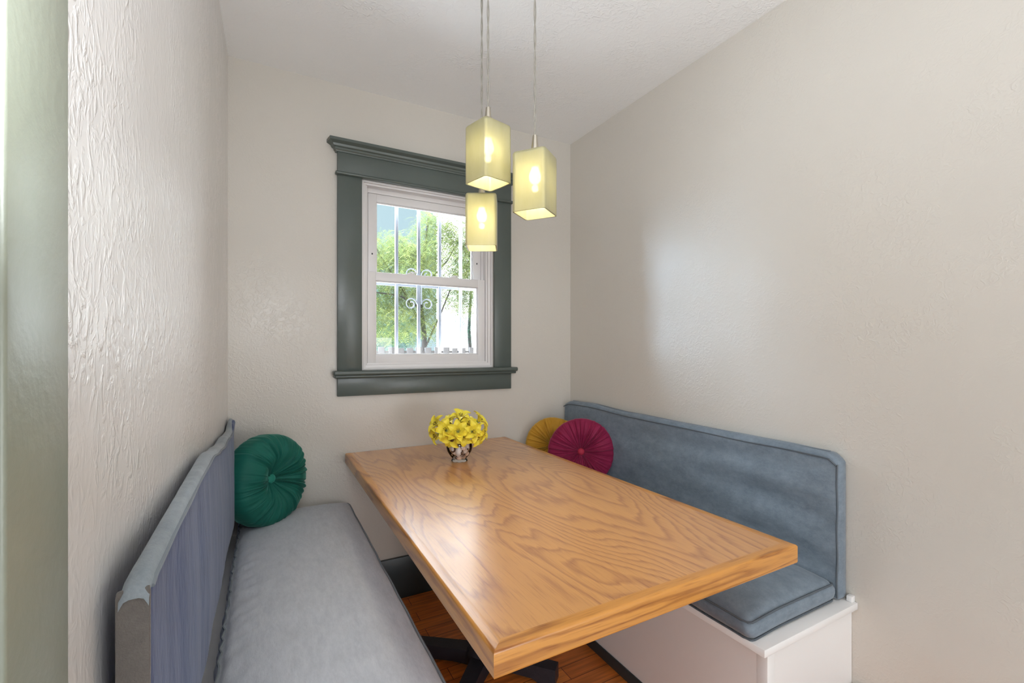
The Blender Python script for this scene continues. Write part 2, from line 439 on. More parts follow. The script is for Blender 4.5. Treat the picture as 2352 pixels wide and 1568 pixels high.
def add_tube(bm, pts, r, n=8, closed=False):
    pts = [Vector(p) for p in pts]
    rings = []
    N = len(pts)
    ref = Vector((0.13, 0.27, 0.95)).normalized()
    for i, p in enumerate(pts):
        if closed:
            d = pts[(i + 1) % N] - pts[i - 1]
        else:
            d = pts[min(i + 1, N - 1)] - pts[max(i - 1, 0)]
        d.normalize()
        if i == 0:
            a = d.cross(ref)
            if a.length < 0.05: a = d.cross(Vector((1, 0, 0)))
        else:
            a = prev - d * prev.dot(d)
            if a.length < 1e-5: a = d.orthogonal()
        a.normalize(); prev = a
        b = d.cross(a)
        rad = r(i / max(1, N - 1)) if callable(r) else r
        rings.append([bm.verts.new(p + (a * math.cos(2 * PI * k / n) + b * math.sin(2 * PI * k / n)) * rad) for k in range(n)])
    rng = range(N) if closed else range(N - 1)
    for i in rng:
        A, B = rings[i], rings[(i + 1) % N]
        for k in range(n):
            bm.faces.new((A[k], A[(k + 1) % n], B[(k + 1) % n], B[k]))
    if not closed:
        bm.faces.new(list(reversed(rings[0]))); bm.faces.new(rings[-1])

def add_lathe(bm, prof, n=32, center=(0, 0, 0)):
    cx_, cy_, cz_ = center
    rings = []
    for (r_, z_) in prof:
        if r_ < 1e-6:
            rings.append([bm.verts.new((cx_, cy_, cz_ + z_))])
        else:
            rings.append([bm.verts.new((cx_ + r_ * math.cos(2 * PI * k / n), cy_ + r_ * math.sin(2 * PI * k / n), cz_ + z_)) for k in range(n)])
    for A, B in zip(rings, rings[1:]):
        for k in range(n):
            k2 = (k + 1) % n
            if len(A) == 1 and len(B) == 1: continue
            if len(A) == 1: bm.faces.new((A[0], B[k2], B[k]))
            elif len(B) == 1: bm.faces.new((A[k], A[k2], B[0]))
            else: bm.faces.new((A[k], A[k2], B[k2], B[k]))

def rounded_block(bm, size, r, cell, fn=None):
    """block centred on the origin, rounded by r, fn(p, nrm, u) -> new p; u in [-1,1]^3"""
    hx, hy, hz = (s / 2 for s in size)
    ns = [max(4, int(round(s / cell))) for s in size]
    cache = {}
    def coord(h, n, i):
        # denser near the edges
        t = i / n
        t = 0.5 - 0.5 * math.cos(PI * t) if n < 8 else (t * 0.75 + 0.25 * (0.5 - 0.5 * math.cos(PI * t)))
        return -h + 2 * h * t
    def vert(i, j, k):
        key = (i, j, k)
        if key in cache: return cache[key]
        p = Vector((coord(hx, ns[0], i), coord(hy, ns[1], j), coord(hz, ns[2], k)))
        u = Vector((p.x / hx, p.y / hy, p.z / hz))
        q = Vector((max(-hx + r, min(hx - r, p.x)), max(-hy + r, min(hy - r, p.y)), max(-hz + r, min(hz - r, p.z))))
        d = p - q
        nrm = d.normalized() if d.length > 1e-9 else Vector((0, 0, 1))
        p = q + nrm * r if d.length > 1e-9 else p
        if fn: p = fn(p, nrm, u)
        v = bm.verts.new(p); cache[key] = v
        return v
    def quad(a, b, c, d):
        bm.faces.new((vert(*a), vert(*b), vert(*c), vert(*d)))
    nx, ny, nz = ns
    for i in range(nx):
        for j in range(ny):
            quad((i, j, nz), (i + 1, j, nz), (i + 1, j + 1, nz), (i, j + 1, nz))
            quad((i, j, 0), (i, j + 1, 0), (i + 1, j + 1, 0), (i + 1, j, 0))
    for i in range(nx):
        for k in range(nz):
            quad((i, 0, k), (i + 1, 0, k), (i + 1, 0, k + 1), (i, 0, k + 1))
            quad((i, ny, k), (i, ny, k + 1), (i + 1, ny, k + 1), (i + 1, ny, k))
    for j in range(ny):
        for k in range(nz):
            quad((0, j, k), (0, j, k + 1), (0, j + 1, k + 1), (0, j + 1, k))
            quad((nx, j, k), (nx, j + 1, k), (nx, j + 1, k + 1), (nx, j, k + 1))

def interp(tbl, x):
    if x <= tbl[0][0]: return tbl[0][1]
    for (a, va), (b, vb) in zip(tbl, tbl[1:]):
        if x <= b:
            t = (x - a) / (b - a); t = t * t * (3 - 2 * t)
            return va + (vb - va) * t
    return tbl[-1][1]

def sstep(a, b, x):
    t = max(0.0, min(1.0, (x - a) / (b - a))); return t * t * (3 - 2 * t)

# ------------------------------------------------------------------ room dimensions
YB, XR, H = 2.27, 1.631, 2.487
def XL(y): return -0.144 - 0.012 * (YB - y)

def struct(o, label, cat):
    o['kind'] = 'structure'; o['label'] = label; o['category'] = cat
    return o

YK = -3.0          # kitchen far wall behind the camera
XK = -2.6
M['bounce_floor'] = plain('pale_bounce_floor', (0.58, 0.57, 0.55), 0.5, noise_amt=0.05, noise_scale=5)  # unseen kitchen floor, pale neutral tone put in to bounce light
struct(box('floor_kitchen', XK - .15, XR + .15, YK - .15, 0.30, -0.10, 0.0, M['bounce_floor']), 'pale kitchen floor behind the camera', 'floor')
struct(box('floor', XK - .15, XR + .15, 0.30, YB + .15, -0.10, 0.0, M['floor']), 'orange-brown wood strip floor under the table', 'floor')
struct(box('ceiling', XK - .15, XR + .15, YK - .15, YB + .15, H, H + 0.12, M['ceil']), 'off-white textured ceiling above the breakfast nook', 'ceiling')
struct(box('wall_right', XR, XR + .15, YK, YB, 0, H, M['wall']), 'long beige textured wall behind the right bench', 'wall')
# left wall, slightly out of square, ends at the doorway beside the camera
bm = bmesh.new()
c = [(XL(0.40), 0.40), (XL(YB), YB), (XL(YB) - .14, YB), (XL(0.40) - .14, 0.40)]
lo = [bm.verts.new((x, y, 0)) for x, y in c]; hi = [bm.verts.new((x, y, H)) for x, y in c]
bm.faces.new(lo); bm.faces.new(hi)
for i in range(4): bm.faces.new((lo[i], lo[(i + 1) % 4], hi[(i + 1) % 4], hi[i]))
struct(link_mesh('wall_left', bm, M['wall_gloss'], smooth=False), 'glossy off-white textured wall beside the left bench', 'wall')
# back wall with window opening
WX0, WX1, WZ0, WZ1 = 0.402, 1.107, 1.140, 2.070
bm = bmesh.new()
xa, xb = XL(YB) - .14, XR + .15
add_box(bm, xa, WX0, YB, YB + .15, 0, H)
add_box(bm, WX1, xb, YB, YB + .15, 0, H)
add_box(bm, WX0, WX1, YB, YB + .15, 0, WZ0)
add_box(bm, WX0, WX1, YB, YB + .15, WZ1, H)
struct(link_mesh('wall_back', bm, M['wall'], smooth=False), 'beige textured wall around the green-framed window', 'wall')
# kitchen side, behind the camera
struct(box('wall_front', XK - .15, XR + .15, YK - .15, YK, 0, H, M['wall']), 'beige kitchen wall behind the camera', 'wall')
struct(box('wall_kitchen', XK - .15, XK, YK, YB + .15, 0, H, M['wall']), 'beige side wall of the kitchen', 'wall')
struct(box('wall_passage', XK, XL(YB) - .14, 1.6, 1.72, 0, H, M['wall']), 'beige partition wall behind the left wall', 'wall')

# baseboards
struct(box('baseboard_back', 0.30, 1.18, YB - .018, YB, 0, 0.205, M['base_green'], bevel=0.003), 'dark green baseboard under the window wall', 'baseboard')
bm = bmesh.new()
add_box(bm, XR - .016, XR, YK, 0.745, 0, 0.195, 0.003)
struct(link_mesh('baseboard_right', bm, M['green']), 'dark green baseboard beside the right bench end', 'baseboard')
# door casing on the left wall next to the camera
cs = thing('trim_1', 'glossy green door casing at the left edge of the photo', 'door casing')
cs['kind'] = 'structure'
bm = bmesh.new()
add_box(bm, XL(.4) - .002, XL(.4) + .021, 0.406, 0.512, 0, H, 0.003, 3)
link_mesh('casing_board', bm, M['green_glare'], cs)
bm = bmesh.new()
add_box(bm, XL(.4) - .139, XL(.4) + .012, 0.378, 0.4045, 0, H, 0.004, 3)
link_mesh('jamb', bm, M['green'], cs)

# ------------------------------------------------------------------ window
win = thing('window_1', 'white double-hung vinyl window in a wide dark green painted casing', 'window', (0, 0, 0))
win['kind'] = 'structure'
CY = 2.25
box('casing', .291, .402, CY, YB, 1.140, 2.062, M['green'], win, 0.0025)
box('casing', 1.107, 1.211, CY, YB, 1.140, 2.062, M['green'], win, 0.0025)
box('head_board', .291, 1.211, CY - .002, YB, 2.070, 2.180, M['green'], win, 0.002)
bm = bmesh.new()
add_box(bm, .281, 1.222, CY - .014, YB, 2.057, 2.071, 0.006, 3)
link_mesh('bead', bm, M['green'], win)
# crown moulding: stepped profile with mitred returns
prof = [(0.0, 2.162), (0.008, 2.162), (0.010, 2.168), (0.014, 2.172), (0.016, 2.179), (0.024, 2.184), (0.028, 2.193), (0.040, 2.200), (0.045, 2.203), (0.045, 2.216), (0.0, 2.222)]
bm = bmesh.new()
rows = []
for d, z in prof:
    rows.append([bm.verts.new((.291 - d, YB, z)), bm.verts.new((.291 - d * .8, CY - d * .8, z)), bm.verts.new((1.211 + d * .8, CY - d * .8, z)), bm.verts.new((1.211 + d, YB, z))])
for A, B in zip(rows, rows[1:]):
    for k in range(3): bm.faces.new((A[k], A[k + 1], B[k + 1], B[k]))
bm.faces.new(rows[0]); bm.faces.new(rows[-1])
link_mesh('crown_moulding', bm, M['green'], win, smooth=False)
# sill (stool) and apron
bm = bmesh.new()
add_box(bm, .270, 1.236, 2.212, YB + .03, 1.119, 1.141, 0.008, 4)
link_mesh('sill', bm, M['green'], win)
bm = bmesh.new()
add_box(bm, .276, 1.230, 2.226, YB, 1.106, 1.121, 0.005, 3)
link_mesh('sill_moulding', bm, M['green'], win)
box('apron', .291, 1.211, CY, YB, 1.020, 1.110, M['green'], win, 0.0025)
# vinyl frame with tracks
def frame_bm(x0, x1, z0, z1, y0, y1, wl, wr, wb, wt, bev=0.002):
    b = bmesh.new()
    add_box(b, x0, x0 + wl, y0, y1, z0, z1, bev)
    add_box(b, x1 - wr, x1, y0, y1, z0, z1, bev)
    add_box(b, x0 + wl - .001, x1 - wr + .001, y0 + .0004, y1, z0, z0 + wb, bev)
    add_box(b, x0 + wl - .001, x1 - wr + .001, y0 + .0004, y1, z1 - wt, z1, bev)
    return b
b = frame_bm(WX0, WX1, WZ0, WZ1, 2.272, 2.285, .012, .010, .012, .020)
for (y0_, y1_, wl_, wt_) in ((2.285, 2.297, .024, .028), (2.297, 2.335, .033, .026), (2.335, 2.342, .043, .047), (2.342, 2.40, .044, .047)):
    b2 = frame_bm(WX0, WX1, WZ0, WZ1, y0_, y1_, wl_, wl_, (.026 if y0_ < 2.29 else .034), wt_)
    me_ = bpy.data.meshes.new('tmp'); b2.to_mesh(me_); b2.free(); b.from_mesh(me_); bpy.data.meshes.remove(me_)
link_mesh('frame', b, M['vinyl'], win)
def sash(x0, x1, z0, z1, y0, y1, wl, wr, wb, wt, lab):
    b = frame_bm(x0, x1, z0, z1, y0, y1, wl, wr, wb, wt, .003)
    # inner glazing bead
    b2 = frame_bm(x0 + wl - .002, x1 - wr + .002, z0 + wb - .002, z1 - wt + .002, y0 + .010, y1 - .004, .007, .007, .007, .007, .001)
    me_ = bpy.data.meshes.new('tmp'); b2.to_mesh(me_); b2.free(); b.from_mesh(me_); bpy.data.meshes.remove(me_)
    s = link_mesh('sash', b, M['vinyl'], win)
    s['label'] = lab
    p = box('pane', x0 + wl, x1 - wr, (y0 + y1) / 2 - .001, (y0 + y1) / 2 + .001, z0 + wb, z1 - wt, M['pane'], s)
    return s
sl = sash(.436, 1.070, 1.172, 1.624, 2.298, 2.330, .040, .042, .042, .043, 'lower sash')
su = sash(.446, 1.062, 1.595, 2.022, 2.337, 2.365, .041, .048, .030, .039, 'upper sash')
# sash locks on the meeting rail
for lx in (.655, .89):
    b = bmesh.new()
    add_box(b, lx - .022, lx + .022, 2.300, 2.326, 1.623, 1.630, .002)
    add_lathe(b, [(0, .012), (.009, .012), (.011, .008), (.011, 0)], 16, (lx, 2.312, 1.624))
    add_box(b, lx - .002, lx + .034, 2.308, 2.316, 1.634, 1.639, .0015)
    link_mesh('sash_lock', b, M['vinyl'], win)
for lx in (.466, 1.038):
    b = bmesh.new(); add_box(b, lx - .003, lx + .003, 2.334, 2.338, 1.715, 1.723, .001)
    link_mesh('tilt_latch', b, M['dark'], win)

# ------------------------------------------------------------------ security bars outside the window
sb = thing('security_grille', 'white steel security grille with scrolls outside the window glass', 'window bars', (0.74, 2.452, 1.14))
def lb(bm): # shift to local
    bmesh.ops.translate(bm, vec=(-0.74, -2.452, -1.14), verts=bm.verts[:]); return bm
GY = 2.452
for x in (.490, .617, .739, .860, .987, 1.082):
    hw = .0085 if x < 1.05 else .011
    b = bmesh.new(); add_box(b, x - hw, x + hw, GY - .007, GY + .007, 1.12, 2.06, .002)
    link_mesh('vertical_bar', lb(b), M['bars'], sb)
for z in (1.588, 1.130, 2.05):
    b = bmesh.new(); add_box(b, .42, 1.10, GY + .001, GY + .011, z - .006, z + .006, .001)
    link_mesh('cross_bar', lb(b), M['bars'], sb)
for s_ in (-1, 1):
    b = bmesh.new()
    xb_ = .739 + s_ * .0125
    pts = []
    r0 = .033
    # lower spiral, wound out from its centre
    cxp, czp = xb_ + s_ * r0, 1.487
    for k in range(0, 38):
        t = k / 37
        ang = PI + (1 - t) * (-PI * 2.6)
        rr = r0 * (0.30 + 0.70 * t ** 0.8)
        pts.append((cxp + s_ * rr * math.cos(ang), GY - .012, czp + rr * math.sin(ang) * (1 if True else 1)))
    pts.append((xb_, GY - .012, 1.56)); pts.append((xb_, GY - .012, 1.62))
    cz2 = 1.650
    for k in range(0, 30):
        t = k / 29
        ang = PI - t * PI * 2.4
        rr = r0 * (1.0 - 0.65 * t ** 1.1)
        pts.append((cxp + s_ * rr * math.cos(ang), GY - .012, cz2 + rr * math.sin(ang)))
    add_tube(b, pts, .0036, 6)
    link_mesh('scroll', lb(b), M['bars'], sb)

# ------------------------------------------------------------------ outside
struct(box('floor_outside', -12, 20, YB + .16, 30, -0.14, -0.04, M['ground']), 'dry ground outside the window', 'ground')
fence = thing('picket_fence', 'weathered brown picket fence with square tops outside the window', 'fence', (2.0, 6.2, -0.04))
rng = random.Random(5)
px = 0.55
while px < 3.6:
    wdt = .084 + rng.uniform(-.008, .01); hh = 1.255 + rng.uniform(-.012, .008) + .04
    b = bmesh.new(); add_box(b, px - 2.0 - wdt / 2, px - 2.0 + wdt / 2, -.012, .012, 0, hh, .004)
    link_mesh('picket', b, M['picket'], fence)
    px += .133 + rng.uniform(-.008, .008)
for z in (.35, 1.215):
    b = bmesh.new(); add_box(b, -1.5, 1.65, .013, .05, z, z + .035)
    link_mesh('rail', b, M['picket'], fence)

house = thing('neighbour_house', 'sunlit white stucco house wall behind the tree outside', 'house', (3.95, 11.5, -0.04))
house.rotation_euler = (0, 0, R(-20))
def hb(name, x0, x1, y0, y1, z0, z1, m):
    return box(name, x0 - 3.95, x1 - 3.95, y0 - 11.5, y1 - 11.5, z0, z1, m, house, .01)
hb('wall', 3.95, 11.5, 11.5, 17, 0, 6.6, M['stucco'])
b = bmesh.new()
add_box(b, -.4, 8.2, -.5, 6, 6.6, 6.85)
link_mesh('roof', b, M['eave'], house)
b = bmesh.new()
add_tube(b, [(.12, -.12, 6.5), (.10, -.12, 5.3), (.0, -.10, 4.75)], .10, 10)
link_mesh('downspout', b, M['eave'], house)
# farther low white shed wall at right bottom
def tree(name, label, loc, blobs, nfrond, mat, seed, trunk_pts, branches, frond_len, group=None, droop=.5):
    t = thing(name, label, 'tree', loc, group)
    rg = random.Random(seed)
    b = bmesh.new()
    add_tube(b, trunk_pts, lambda s: .06 * (1 - .6 * s), 8)
    link_mesh('trunk', b, M['trunk'], t)
    for br in branches:
        b = bmesh.new(); add_tube(b, br, lambda s: .016 * (1 - .7 * s) + .004, 6)
        link_mesh('branch', b, M['trunk'], t)
    verts, faces = [], []
    tot = sum(bl[3] ** 2 for bl in blobs)
    for bl in blobs:
        cnt = int(nfrond * bl[3] ** 2 / tot)
        for _ in range(cnt):
            d = Vector((rg.gauss(0, 1), rg.gauss(0, 1), rg.gauss(0, 1))).normalized()
            rr = bl[3] * (rg.random() ** 0.35)
            p = Vector(bl[:3]) + Vector((d.x * rr, d.y * rr, d.z * rr * .75))
            az = rg.uniform(0, 2 * PI)
            dir_ = Vector((math.cos(az), math.sin(az), rg.uniform(-.9, .35))).normalized()
            L = frond_len * rg.uniform(.6, 1.2)
            side = dir_.cross(Vector((0, 0, 1))).normalized()
            up = side.cross(dir_)
            tilt = rg.uniform(-.9, .9)
            side = (side * math.cos(tilt) + up * math.sin(tilt)).normalized()
            nl = 7
            for k in range(nl):
                s = (k + .5) / nl
                c_ = p + dir_ * (L * s) + Vector((0, 0, -droop * L * s * s))
                lw = L * .20 * (1 - .5 * abs(s - .4))
                for sg in (-1, 1):
                    i0 = len(verts)
                    a_ = c_; e_ = c_ + side * (sg * lw) + dir_ * (lw * .45) + Vector((0, 0, -lw * .25))
                    m_ = (a_ + e_) / 2
                    off = dir_ * (L * .032)
                    verts += [a_, m_ - off, e_, m_ + off]
                    faces.append((i0, i0 + 1, i0 + 2, i0 + 3))
    me = bpy.data.meshes.new('foliage'); me.from_pydata([tuple(v) for v in verts], [], faces); me.materials.append(mat)
    o = bpy.data.objects.new('foliage', me); COL.objects.link(o); o.parent = t
    return t

tree('honeylocust_tree', 'yellow-green feathery leaved tree behind the picket fence', (2.55, 8.2, -0.04),
     [(-.75, 0, 3.0, .55), (-.15, .1, 3.12, .52), (.35, -.1, 2.95, .62), (-.35, -.3, 2.7, .62), (.75, .0, 3.4, .5), (-.8, .1, 2.3, .55), (-.2, .1, 2.15, .5), (.45, .2, 2.3, .5),
      (-.6, -.2, 1.72, .48), (.1, .0, 1.75, .36), (.95, 0, 2.7, .5), (-1.3, 0, 2.75, .6), (-1.4, 0, 2.0, .7), (1.5, .2, 3.2, .7), (.95, .3, 2.15, .33), (.95, -.2, 3.15, .45), (.6, -.1, 3.5, .42), (.8, -.2, 2.6, .4), (1.2, 0, 2.1, .3), (.2, 0, 3.6, .4)],
     17000, M['leafA'], 3,
     [(-.05, 0, 0), (.0, .02, .8), (.03, 0, 1.5), (-.05, .02, 2.2), (.02, 0, 3.0), (.1, 0, 3.7)],
     [[(.0, 0, 1.2), (.3, -.1, 1.9), (.55, -.1, 2.5), (.9, 0, 3.2)], [(-.02, 0, 1.7), (-.4, -.15, 2.3), (-.8, -.1, 2.9), (-1.0, 0, 3.4)],
      [(-.03, 0, 2.3), (-.3, -.3, 2.65), (-.1, -.4, 2.5)], [(0, 0, 2.4), (.4, -.2, 2.9), (.6, -.3, 3.3)], [(0, 0, 2.0), (-.5, -.3, 2.2), (-1.1, -.3, 2.25)]],
     .17)
tree('juniper_tree', 'bluish green shrub-like tree low behind the fence at left', (1.75, 9.3, -0.04),
     [(0, 0, 1.6, .6), (.5, .1, 1.55, .55), (.1, .2, 2.3, .45), (-.7, 0, 1.7, .7), (.9, .3, 1.7, .42)],
     6000, M['leafB'], 8, [(0, 0, 0), (.02, 0, .8), (0, 0, 1.6)], [], .14)
tree('willow_tree', 'small grey-green tree at the right edge of the window view', (4.0, 9.2, -0.04),
     [(-.3, 0, 2.5, .42), (-.25, 0, 1.9, .35), (-.1, 0, 3.1, .5), (.3, 0, 2.6, .5), (-.2, 0, 1.55, .22)],
     3500, M['leafB'], 11, [(0, 0, 0), (-.05, 0, .9), (-.1, 0, 1.7), (-.05, 0, 2.6)], [], .14, droop=1.0)

# ------------------------------------------------------------------ dining table
TX0, TX1, TY0, TY1, TZ = .327, 1.182, .668, 2.262, .75
TCX, TCY = .755, 1.61
tb = thing('dining_table', 'long oak-veneer pedestal table running from the window wall', 'table', (TCX, TCY, 0))
def tbx(bm): bmesh.ops.translate(bm, vec=(-TCX, -TCY, 0), verts=bm.verts[:]); return bm
TH = .048
ED = .022
b = bmesh.new(); add_box(b, TX0 + .0255, TX1 - .0255, TY0 + .0255, TY1, TZ - TH + .006, TZ - .0003)
link_mesh('tabletop', tbx(b), M['oak_top'], tb)
def edge_board(pts, mat):
    """solid edge board with mitred ends; pts = plan quad"""
    b = bmesh.new()
    lo = [b.verts.new((x, y, TZ - TH)) for x, y in pts]; hi = [b.verts.new((x, y, TZ)) for x, y in pts]
    b.faces.new(list(reversed(lo))); b.faces.new(hi)
    for k in range(4): b.faces.new((lo[k], lo[(k + 1) % 4], hi[(k + 1) % 4], hi[k]))
    outer = [e for e in b.edges if (e.verts[0] in hi[:2] and e.verts[1] in hi[:2]) or (e.verts[0] in lo[:2] and e.verts[1] in lo[:2])]
    bmesh.ops.bevel(b, geom=outer, offset=.006, segments=4, affect='EDGES', profile=0.5)
    o = link_mesh('edge_band', tbx(b), mat, tb); o['label'] = 'solid oak edge band'
EW = .026
edge_board([(TX0, TY0), (TX1, TY0), (TX1 - EW, TY0 + EW), (TX0 + EW, TY0 + EW)], M['oak_edge_x'])
edge_board([(TX0, TY1), (TX0, TY0), (TX0 + EW, TY0 + EW), (TX0 + EW, TY1)], M['oak_edge_y'])
edge_board([(TX1, TY0), (TX1, TY1), (TX1 - EW, TY1), (TX1 - EW, TY0 + EW)], M['oak_edge_y'])
# pedestal
PX, PY = .755, 1.625
b = bmesh.new(); add_lathe(b, [(0, .03), (.075, .03), (.075, .055), (.066, .075), (.054, .085), (.054, TZ - TH - .03), (.07, TZ - TH - .02), (.07, TZ - TH - .003), (0, TZ - TH - .003)], 28, (PX, PY, 0))
link_mesh('column', tbx(b), M['dark'], tb)
b = bmesh.new(); add_box(b, PX - .25, PX + .25, PY - .03, PY + .03, TZ - TH - .012, TZ - TH + .004); add_box(b, PX - .03, PX + .03, PY - .3, PY + .3, TZ - TH - .012, TZ - TH + .004)
link_mesh('mounting_plate', tbx(b), M['dark'], tb)
for (ex, ey) in ((.505, 1.845), (.955, 1.415), (.52, 1.38), (1.0, 1.87)):
    b = bmesh.new()
    d = Vector((ex - PX, ey - PY, 0)); L = d.length; d.normalize(); s_ = Vector((-d.y, d.x, 0))
    secs = [(0.0, .040, .016, .058), (.3, .036, .018, .056), (.6, .031, .019, .053), (.93, .028, .0, .050), (1.0, .026, .0, .048)]
    secs = [(0.0, .042, .016, .070), (.35, .037, .022, .066), (.70, .034, .016, .062), (.80, .034, .0, .060), (1.0, .032, .0, .058)]
    rings = []
    for t, hw, z0, z1 in secs:
        p = Vector((PX, PY, 0)) + d * (L * t)
        rings.append([b.verts.new(p + s_ * hw + Vector((0, 0, z0))), b.verts.new(p - s_ * hw + Vector((0, 0, z0))), b.verts.new(p - s_ * hw * .8 + Vector((0, 0, z1))), b.verts.new(p + s_ * hw * .8 + Vector((0, 0, z1)))])
    for A, B in zip(rings, rings[1:]):
        for k in range(4): b.faces.new((A[k], A[(k + 1) % 4], B[(k + 1) % 4], B[k]))
    b.faces.new(rings[0]); b.faces.new(rings[-1])
    link_mesh('foot', tbx(b), M['dark'], tb, smooth=False)

# ------------------------------------------------------------------ benches
def bench(label, x0, x1, y0, y1, front, loc):
    t = thing('bench', label, 'bench', loc)
    def L(b): bmesh.ops.translate(b, vec=(-loc[0], -loc[1], -loc[2]), verts=b.verts[:]); return b
    # front: +1 front face looks to +X, -1 to -X
    xf = x1 if front > 0 else x0
    xi = x0 if front > 0 else x1
    xa_, xb_ = sorted((xi, xf))
    b = bmesh.new(); add_box(b, xa_, xb_, y0 + .022, y1, 0, .428)
    # end panel stiles
    link_mesh('box', L(b), M['bench'], t, smooth=False)
    b = bmesh.new()
    xs = xf - front * .03
    add_box(b, min(xs, xf + front * .001), max(xs, xf + front * .001), y0 + .014, y0 + .045, 0, .428, .001)
    o = link_mesh('corner_post', L(b), M['bench'], t)
    b = bmesh.new(); add_box(b, xa_ + (.0 if front < 0 else 0), xb_, y0 + .018, y0 + .0225, 0.0, .428)
    link_mesh('end_panel', L(b), M['bench'], t, smooth=False)
    b = bmesh.new()
    xo = xf + front * .035
    add_box(b, min(xi, xo), max(xi, xo), y0, y1, .428, .450, .003)
    link_mesh('seat_board', L(b), M['bench'], t)
    b = bmesh.new()
    add_box(b, min(xi, xi + front * .020), max(xi, xi + front * .020), y0 + .008, y0 + .024, .450, .468, .002)
    link_mesh('cleat', L(b), M['bench'], t)
    b = bmesh.new()
    add_box(b, min(xf, xf + front * .006), max(xf, xf + front * .006), y0 + .03, y1, 0, .045, .002)
    o = link_mesh('kick_strip', L(b), M['base_green'], t); o['label'] = 'dark green kick strip'
    return t
bench('white painted built-in bench box along the right wall', 1.190, XR - .001, .737, YB - .001, -1, (1.40, 1.5, 0))
bench('white painted built-in bench box along the left wall', -.143, .262, .70, YB - .001, 1, (.06, 1.5, 0))

# ------------------------------------------------------------------ cushions
def wrinkle(p, seed, sx_, sy_, sz_):
    return noise.noise(Vector((p.x * sx_ + seed, p.y * sy_ + seed * 1.7, p.z * sz_ - seed)))

def loop_pts(fn, n):
    return [fn(i / n) for i in range(n)]

# right back cushion: x 1.578..1.628, y .76..2.262, z .455..~.93
t = thing('back_cushion', 'slate grey denim backrest cushion standing against the right wall', 'cushion', (1.60, 1.51, .452))
X0, X1_, Y0, Y1_, Z0 = 1.578, 1.628, .765, 2.262, .452
cxm, cym = (X0 + X1_) / 2, (Y0 + Y1_) / 2
toptab = [(.765, .895), (.80, .915), (.95, .917), (1.3, .92), (1.7, .926), (2.0, .938), (2.2, .935), (2.262, .915)]
def rb(p, nrm, u):
    y = p.y + cym
    top = interp(toptab, y)
    z = (p.z + .235) / .47
    zz = Z0 + (top - Z0) * max(0, min(1, z)) + (p.z + .235 - .47 * max(0, min(1, z)))
    x = p.x + cxm
    front = sstep(.2, -1.0, u.x)  # 1 at front
    edge = (1 - u.y ** 8) * (1 - abs(u.z) ** 6)
    # slight belly
    x -= .008 * front * (1 - u.y ** 2 * .6) * (1 - u.z ** 2)
    # long drag folds radiating from the near end
    q = Vector((0, y, zz))
    fan = zz - .70 + (y - .765) * .12 * math.sin((zz - .45) * 6)
    f1 = math.sin((zz * 42 + (y - .765) * (zz - .75) * 9) + 2.2 * noise.noise(Vector((y * 2.1, zz * 3, 4.2))))
    a1 = sstep(1.75, .95, y) * (0.45 + .55 * noise.noise(Vector((y * 1.6, zz * 2.0, 9.1))))
    x -= .019 * front * edge * f1 * max(0, a1)
    x -= .020 * front * edge * noise.noise(Vector((y * 2.6, zz * 9 + y * 2.0, 1.3)))
    x -= .0035 * front * edge * noise.noise(Vector((y * 9, zz * 24, 7.3)))
    # small gathers at near end seam
    g = sstep(.93, .80, y)
    x += .004 * front * g * math.sin(zz * 120 + 3 * noise.noise(Vector((zz * 9, 0, 2)))) * edge
    zz += .004 * noise.noise(Vector((y * 6, 0, 3.3))) * sstep(.7, 1, u.z)
    return Vector((x - 1.60, y - 1.51, zz - .452))
b = bmesh.new()
rounded_block(b, (X1_ - X0, Y1_ - Y0, .47), .014, .0125, rb)
cush = link_mesh('cover', b, M['denim'], t, angle=180)
def seam(parent, pts, r, mat, closed=False, name='piping'):
    b = bmesh.new(); add_tube(b, pts, r, 6, closed)
    return link_mesh(name, b, mat, parent)
# piping on the top front and near-end edges
pts = []
for i in range(70):
    y = 2.255 - i * (2.255 - .772) / 69
    pts.append((1.5715 - 1.60 + .002 * noise.noise(Vector((y * 5, 1, 1))), y - 1.51, interp(toptab, y) - .018 - .452 + .004 * noise.noise(Vector((y * 4, 3, 1)))))
for i in range(24):
    z = .880 - i * (.880 - .462) / 23
    pts.append((1.5755 - 1.60, .770 - 1.51 + .001 * math.sin(z * 40), z - .452))
seam(t, pts, .0026, M['seam_dark'])
pts = []
for i in range(50):
    y = 2.2 - i * (2.2 - .80) / 49
    pts.append((1.600 - 1.60 + .004 * noise.noise(Vector((y * 3, 5, 1))), y - 1.51, interp(toptab, y) + .0005 - .452))
seam(t, pts, .0022, M['seam'])

